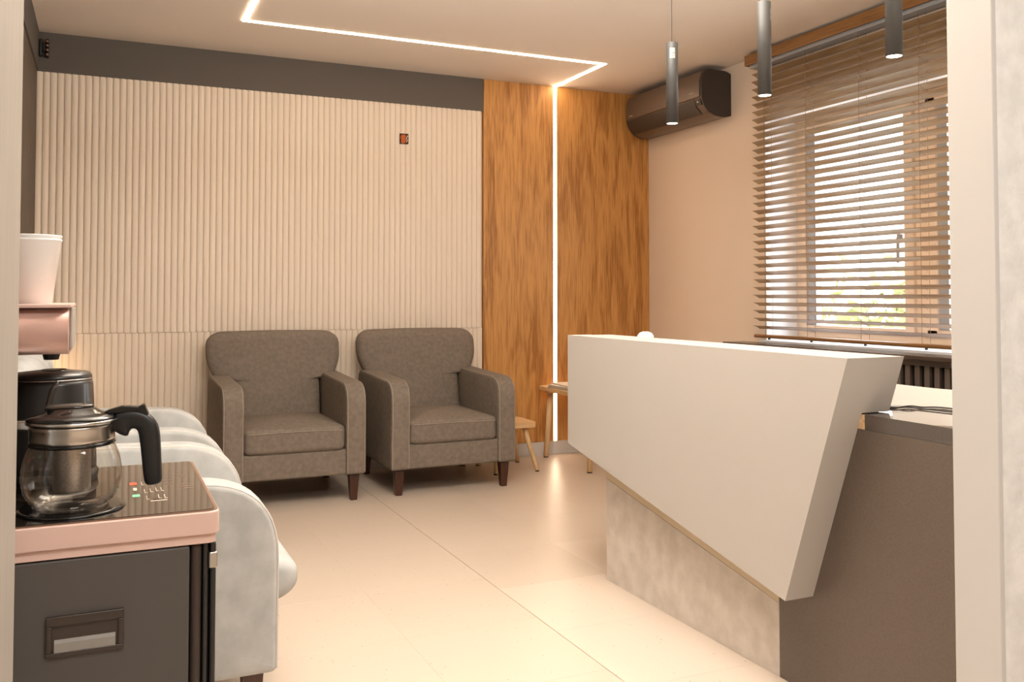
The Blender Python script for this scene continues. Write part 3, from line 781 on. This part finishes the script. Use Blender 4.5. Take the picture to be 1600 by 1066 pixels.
# black electric kettle
kt = empty('electric_kettle', (-.072, 1.60, .7816), 0, 'black electric kettle behind the glass teapot', 'kettle')
obj('base', lathe(bmesh.new(), [(0, 0), (.068, 0), (.07, .012), (.066, .018), (0, .018)], 40), M['black'], kt, smooth=True)
obj('body', lathe(bmesh.new(), [(0, .018), (.0665, .018), (.0665, .03), (.060, .15), (.0585, .157), (.0, .158)], 48), M['satin'], kt, smooth=True)
obj('lid', lathe(bmesh.new(), [(0, .158), (.0575, .158), (.0585, .163), (.054, .168), (.02, .172), (0, .172)], 48), M['satin'], kt, smooth=True)
obj('lid_ring', lathe(bmesh.new(), [(.0582, .1570), (.0594, .1578), (.0594, .1592), (.0582, .1598)], 48, closed=True), M['steel'], kt, smooth=True)
obj('lid_recess', lathe(bmesh.new(), [(0, .1722), (.016, .1722), (.018, .1732), (.020, .1715)], 24, (.004, -.004)), M['blackgloss'], kt, smooth=True)
bm = bmesh.new()
path = [(.012, -.0605, .158), (.004, -.0625, .145), (-.001, -.0645, .12), (-.003, -.066, .08), (-.003, -.067, .04)]
tube(bm, path, [.0035, .004, .004, .003, .002], 10); obj('spout_ridge', bm, M['smoke'], kt, smooth=True)
bm = bmesh.new(); tube(bm, [(-.055, 0, .15), (-.088, 0, .15), (-.1, 0, .135), (-.1, 0, .06), (-.09, 0, .045)], [.012, .013, .013, .012, .01], 12); obj('handle', bm, M['black'], kt, smooth=True)

# glass teapot
TXc, TYc, TZ = -.035, 1.372, .785
tp = empty('glass_teapot', (TXc, TYc, TZ), 0, 'clear glass teapot with steel infuser and black handle on the machine tray', 'teapot')
outer = [(0, .002), (.034, .0015), (.044, .003), (.053, .010), (.0595, .022), (.0625, .038), (.0622, .052), (.059, .068), (.0545, .079), (.0515, .086), (.0505, .094)]
inner = [(r-.0018, z) for r, z in outer[::-1] if r > .03]+[(.034, .0045), (0, .005)]
obj('glass_body', lathe(bmesh.new(), outer+inner, 56), M['glass'], tp, smooth=True)
obj('base_ring', lathe(bmesh.new(), [(.040, 0.0002), (.046, .0002), (.048, .0035), (.043, .0035)], 48, closed=True), M['glass'], tp, smooth=True)
obj('steel_collar', lathe(bmesh.new(), [(.0512, .088), (.053, .0885), (.0535, .093), (.0530, .106), (.0545, .109), (.0535, .112), (.050, .112), (.0495, .09)], 56, closed=True), M['steel'], tp, smooth=True)
obj('collar_ring', lathe(bmesh.new(), [(.0525, .0835), (.0548, .0855), (.0540, .0878), (.0515, .0878)], 56, closed=True), M['blackgloss'], tp, smooth=True)
obj('rim_ring', lathe(bmesh.new(), [(.0525, .1122), (.0575, .1135), (.0585, .116), (.057, .1185), (.052, .1185)], 56, closed=True), M['steel'], tp, smooth=True)
bm = bmesh.new(); lathe(bm, [(.0575, .1188), (.056, .122), (.046, .1245), (.036, .127), (.028, .1325), (0, .134)], 48)
lid = obj('lid', bm, M['blackgloss'], tp, smooth=True)
bm = bmesh.new(); prism(bm, rounded([(-.034, -.012, .008), (.012, -.016, .012), (.03, 0, .01), (.012, .016, .012), (-.034, .012, .008)]), .1315, .1375, 'Z')
obj('lid_grip', bm, M['smoke'], lid, .003)
bm = bmesh.new(); prism(bm, [(-.05, -.014), (-.068, -.006), (-.071, 0), (-.068, .006), (-.05, .014)], .106, .119, 'Z')
obj('pouring_spout', bm, M['steel'], tp, .003)
obj('infuser', lathe(bmesh.new(), [(0, .022), (.022, .022), (.0235, .025), (.0235, .085), (.026, .09), (.048, .0905), (.048, .0915), (.0225, .0915), (.0225, .026), (0, .0255)], 40), M['brsteel'], tp, smooth=True)
# handle: flattened arch turning down
bm = bmesh.new()
hp = [(.052, .098), (.060, .111), (.074, .116), (.088, .113), (.0965, .102), (.0985, .085), (.1005, .060), (.1025, .034), (.1035, .022)]
ang = .0
secs = []
for i, (x, z) in enumerate(hp):
    a = hp[max(i-1, 0)]; b = hp[min(i+1, len(hp)-1)]; d = Vector((b[0]-a[0], b[1]-a[1])).normalized()
    nrm = Vector((-d.y, d.x)); hw_ = [.022, .0175, .0145, .0145, .0150, .0138, .0130, .0125, .0115][i]; th = [.008, .009, .0095, .01, .0105, .0105, .0105, .0105, .0095][i]
    ring = []
    for k in range(14):
        t = 2*PI*k/14; u = math.copysign(abs(math.cos(t))**.7, math.cos(t))*hw_; v = math.copysign(abs(math.sin(t))**.7, math.sin(t))*th
        ring.append(bm.verts.new((x+nrm.x*u, v, z+nrm.y*u)))
    secs.append(ring)
for A, B in zip(secs[:-1], secs[1:]):
    for k in range(14): bm.faces.new((A[k], A[(k+1) % 14], B[(k+1) % 14], B[k]))
bm.faces.new(secs[0]); bm.faces.new(secs[-1][::-1])
h_ = obj('handle', bm, M['black'], tp, smooth=True)
h_.rotation_euler = (0, 0, -.12); sb_ = h_.modifiers.new('s', 'SUBSURF'); sb_.levels = sb_.render_levels = 2
bm = bmesh.new(); prism(bm, [(.030, .122), (.045, .129), (.062, .134), (.084, .132), (.090, .137), (.097, .120), (.092, .118), (.080, .124), (.060, .124), (.045, .119)], -.008, .008, 'Y')
lv = obj('lid_lever', bm, M['blackgloss'], tp, .003); lv.rotation_euler = (0, 0, -.12)
bm = bmesh.new(); lathe(bm, [(0, 0), (.0022, 0), (.0022, .001), (0, .001)], 12)
pv = obj('pivot_pin', bm, M['smoke'], h_, loc=(.088, -.0102, .118)); pv.rotation_euler = (PI/2, 0, 0)

# ------------------------------------------------------------------ small bracket in the top left corner
br = empty('wall_speaker_bracket', (XL+.02, YB-.03, 2.41), 0, 'small black bracket fixture in the upper left corner', 'bracket')
box('mount_plate', -.004, .012, -.03, .014, -.045, .045, M['black'], br, .004)
box('swivel_arm', .012, .03, -.015, .005, -.02, .025, M['black'], br, .003)
box('face_plate', .03, .044, -.03, .012, -.052, .046, M['blackgloss'], br, .004)
for z in (-.04, -.015, .01, .032):
    o = obj('bolt', lathe(bmesh.new(), [(0, 0), (.006, 0), (.006, .006), (0, .006)], 10), M['rosetrim'], br, loc=(.037, -.03, z)); o.rotation_euler = (PI/2, 0, 0)

# ------------------------------------------------------------------ small corner lamp glowing behind the pale armchairs
cl = empty('table_lamp', (-.26, 5.34, 0), 0, 'small warm lamp hidden in the corner behind the armchairs', 'lamp')
obj('base', lathe(bmesh.new(), [(0, 0), (.05, 0), (.05, .015), (.012, .02), (.012, .62), (0, .62)], 24), M['black'], cl, smooth=False)
obj('bulb', lathe(bmesh.new(), [(0, .62), (.03, .63), (.035, .66), (.03, .69), (0, .70)], 20), mat('bulb', (255, 240, 220), .5, emit=(255, 205, 150), estr=16), cl, smooth=True)

# ------------------------------------------------------------------ outside the window
gr = box('ground', 3.9, 40, -20, 40, -3.3, -3.2, M['ground']); gr['kind'] = 'structure'
fb = empty('building', (11, 17.5, -3.2), 0, 'white sunlit building outside the window behind the blind', 'building')
box('wall', -3, 3, -5.2, 4, 0, 9, M['facade'], fb)
for k in range(3):
    for j in range(3):
        f = box('window', -3.03, -2.99, -4.4+k*2.6, -3.3+k*2.6, 1.2+j*2.8, 2.6+j*2.8, M['silver'], fb)
def tree(x, y, h, r, label, seed):
    rnd = random.Random(seed); t = empty('tree', (x, y, -3.2), 0, label, 'tree', 'trees outside the window')
    bm = bmesh.new(); tube(bm, [(0, 0, 0), (.05, 0, h*.4), (.1, .1, h*.8)], [.16, .12, .05], 8)
    for k in range(7):
        a = rnd.uniform(0, 6.28); z = h*rnd.uniform(.35, .7)
        tube(bm, [(.06, 0, z), (math.cos(a)*r*.7, math.sin(a)*r*.7, z+r*.5)], [.05, .015], 5)
    obj('trunk', bm, M['bark'], t, smooth=True)
    vs, fs = [], []
    for k in range(3600):
        th = rnd.uniform(0, 6.28); ph = math.acos(rnd.uniform(-1, 1)); rr = r*rnd.uniform(.35, 1)*(1+.25*math.sin(3*th)*math.sin(2*ph))
        c = Vector((rr*math.sin(ph)*math.cos(th), rr*math.sin(ph)*math.sin(th), h*.72+rr*1.15*math.cos(ph)))
        s = rnd.uniform(.06, .15); u = Vector((rnd.uniform(-1, 1), rnd.uniform(-1, 1), rnd.uniform(-1, 1))).normalized(); w = u.orthogonal().normalized()
        i = len(vs); vs += [c-u*s, c+w*s*.5, c+u*s, c-w*s*.5]; fs.append((i, i+1, i+2, i+3))
    me = bpy.data.meshes.new('foliage'); me.from_pydata(vs, [], fs); me.materials.append(M['leaf'])
    o = bpy.data.objects.new('foliage', me); COL.objects.link(o); o.parent = t
tree(8.6, 8.0, 3.9, 1.7, 'yellow green tree seen through the left window pane', 1)
tree(15.2, 7.6, 4.8, 2.0, 'yellow green tree farther off through the window', 2)
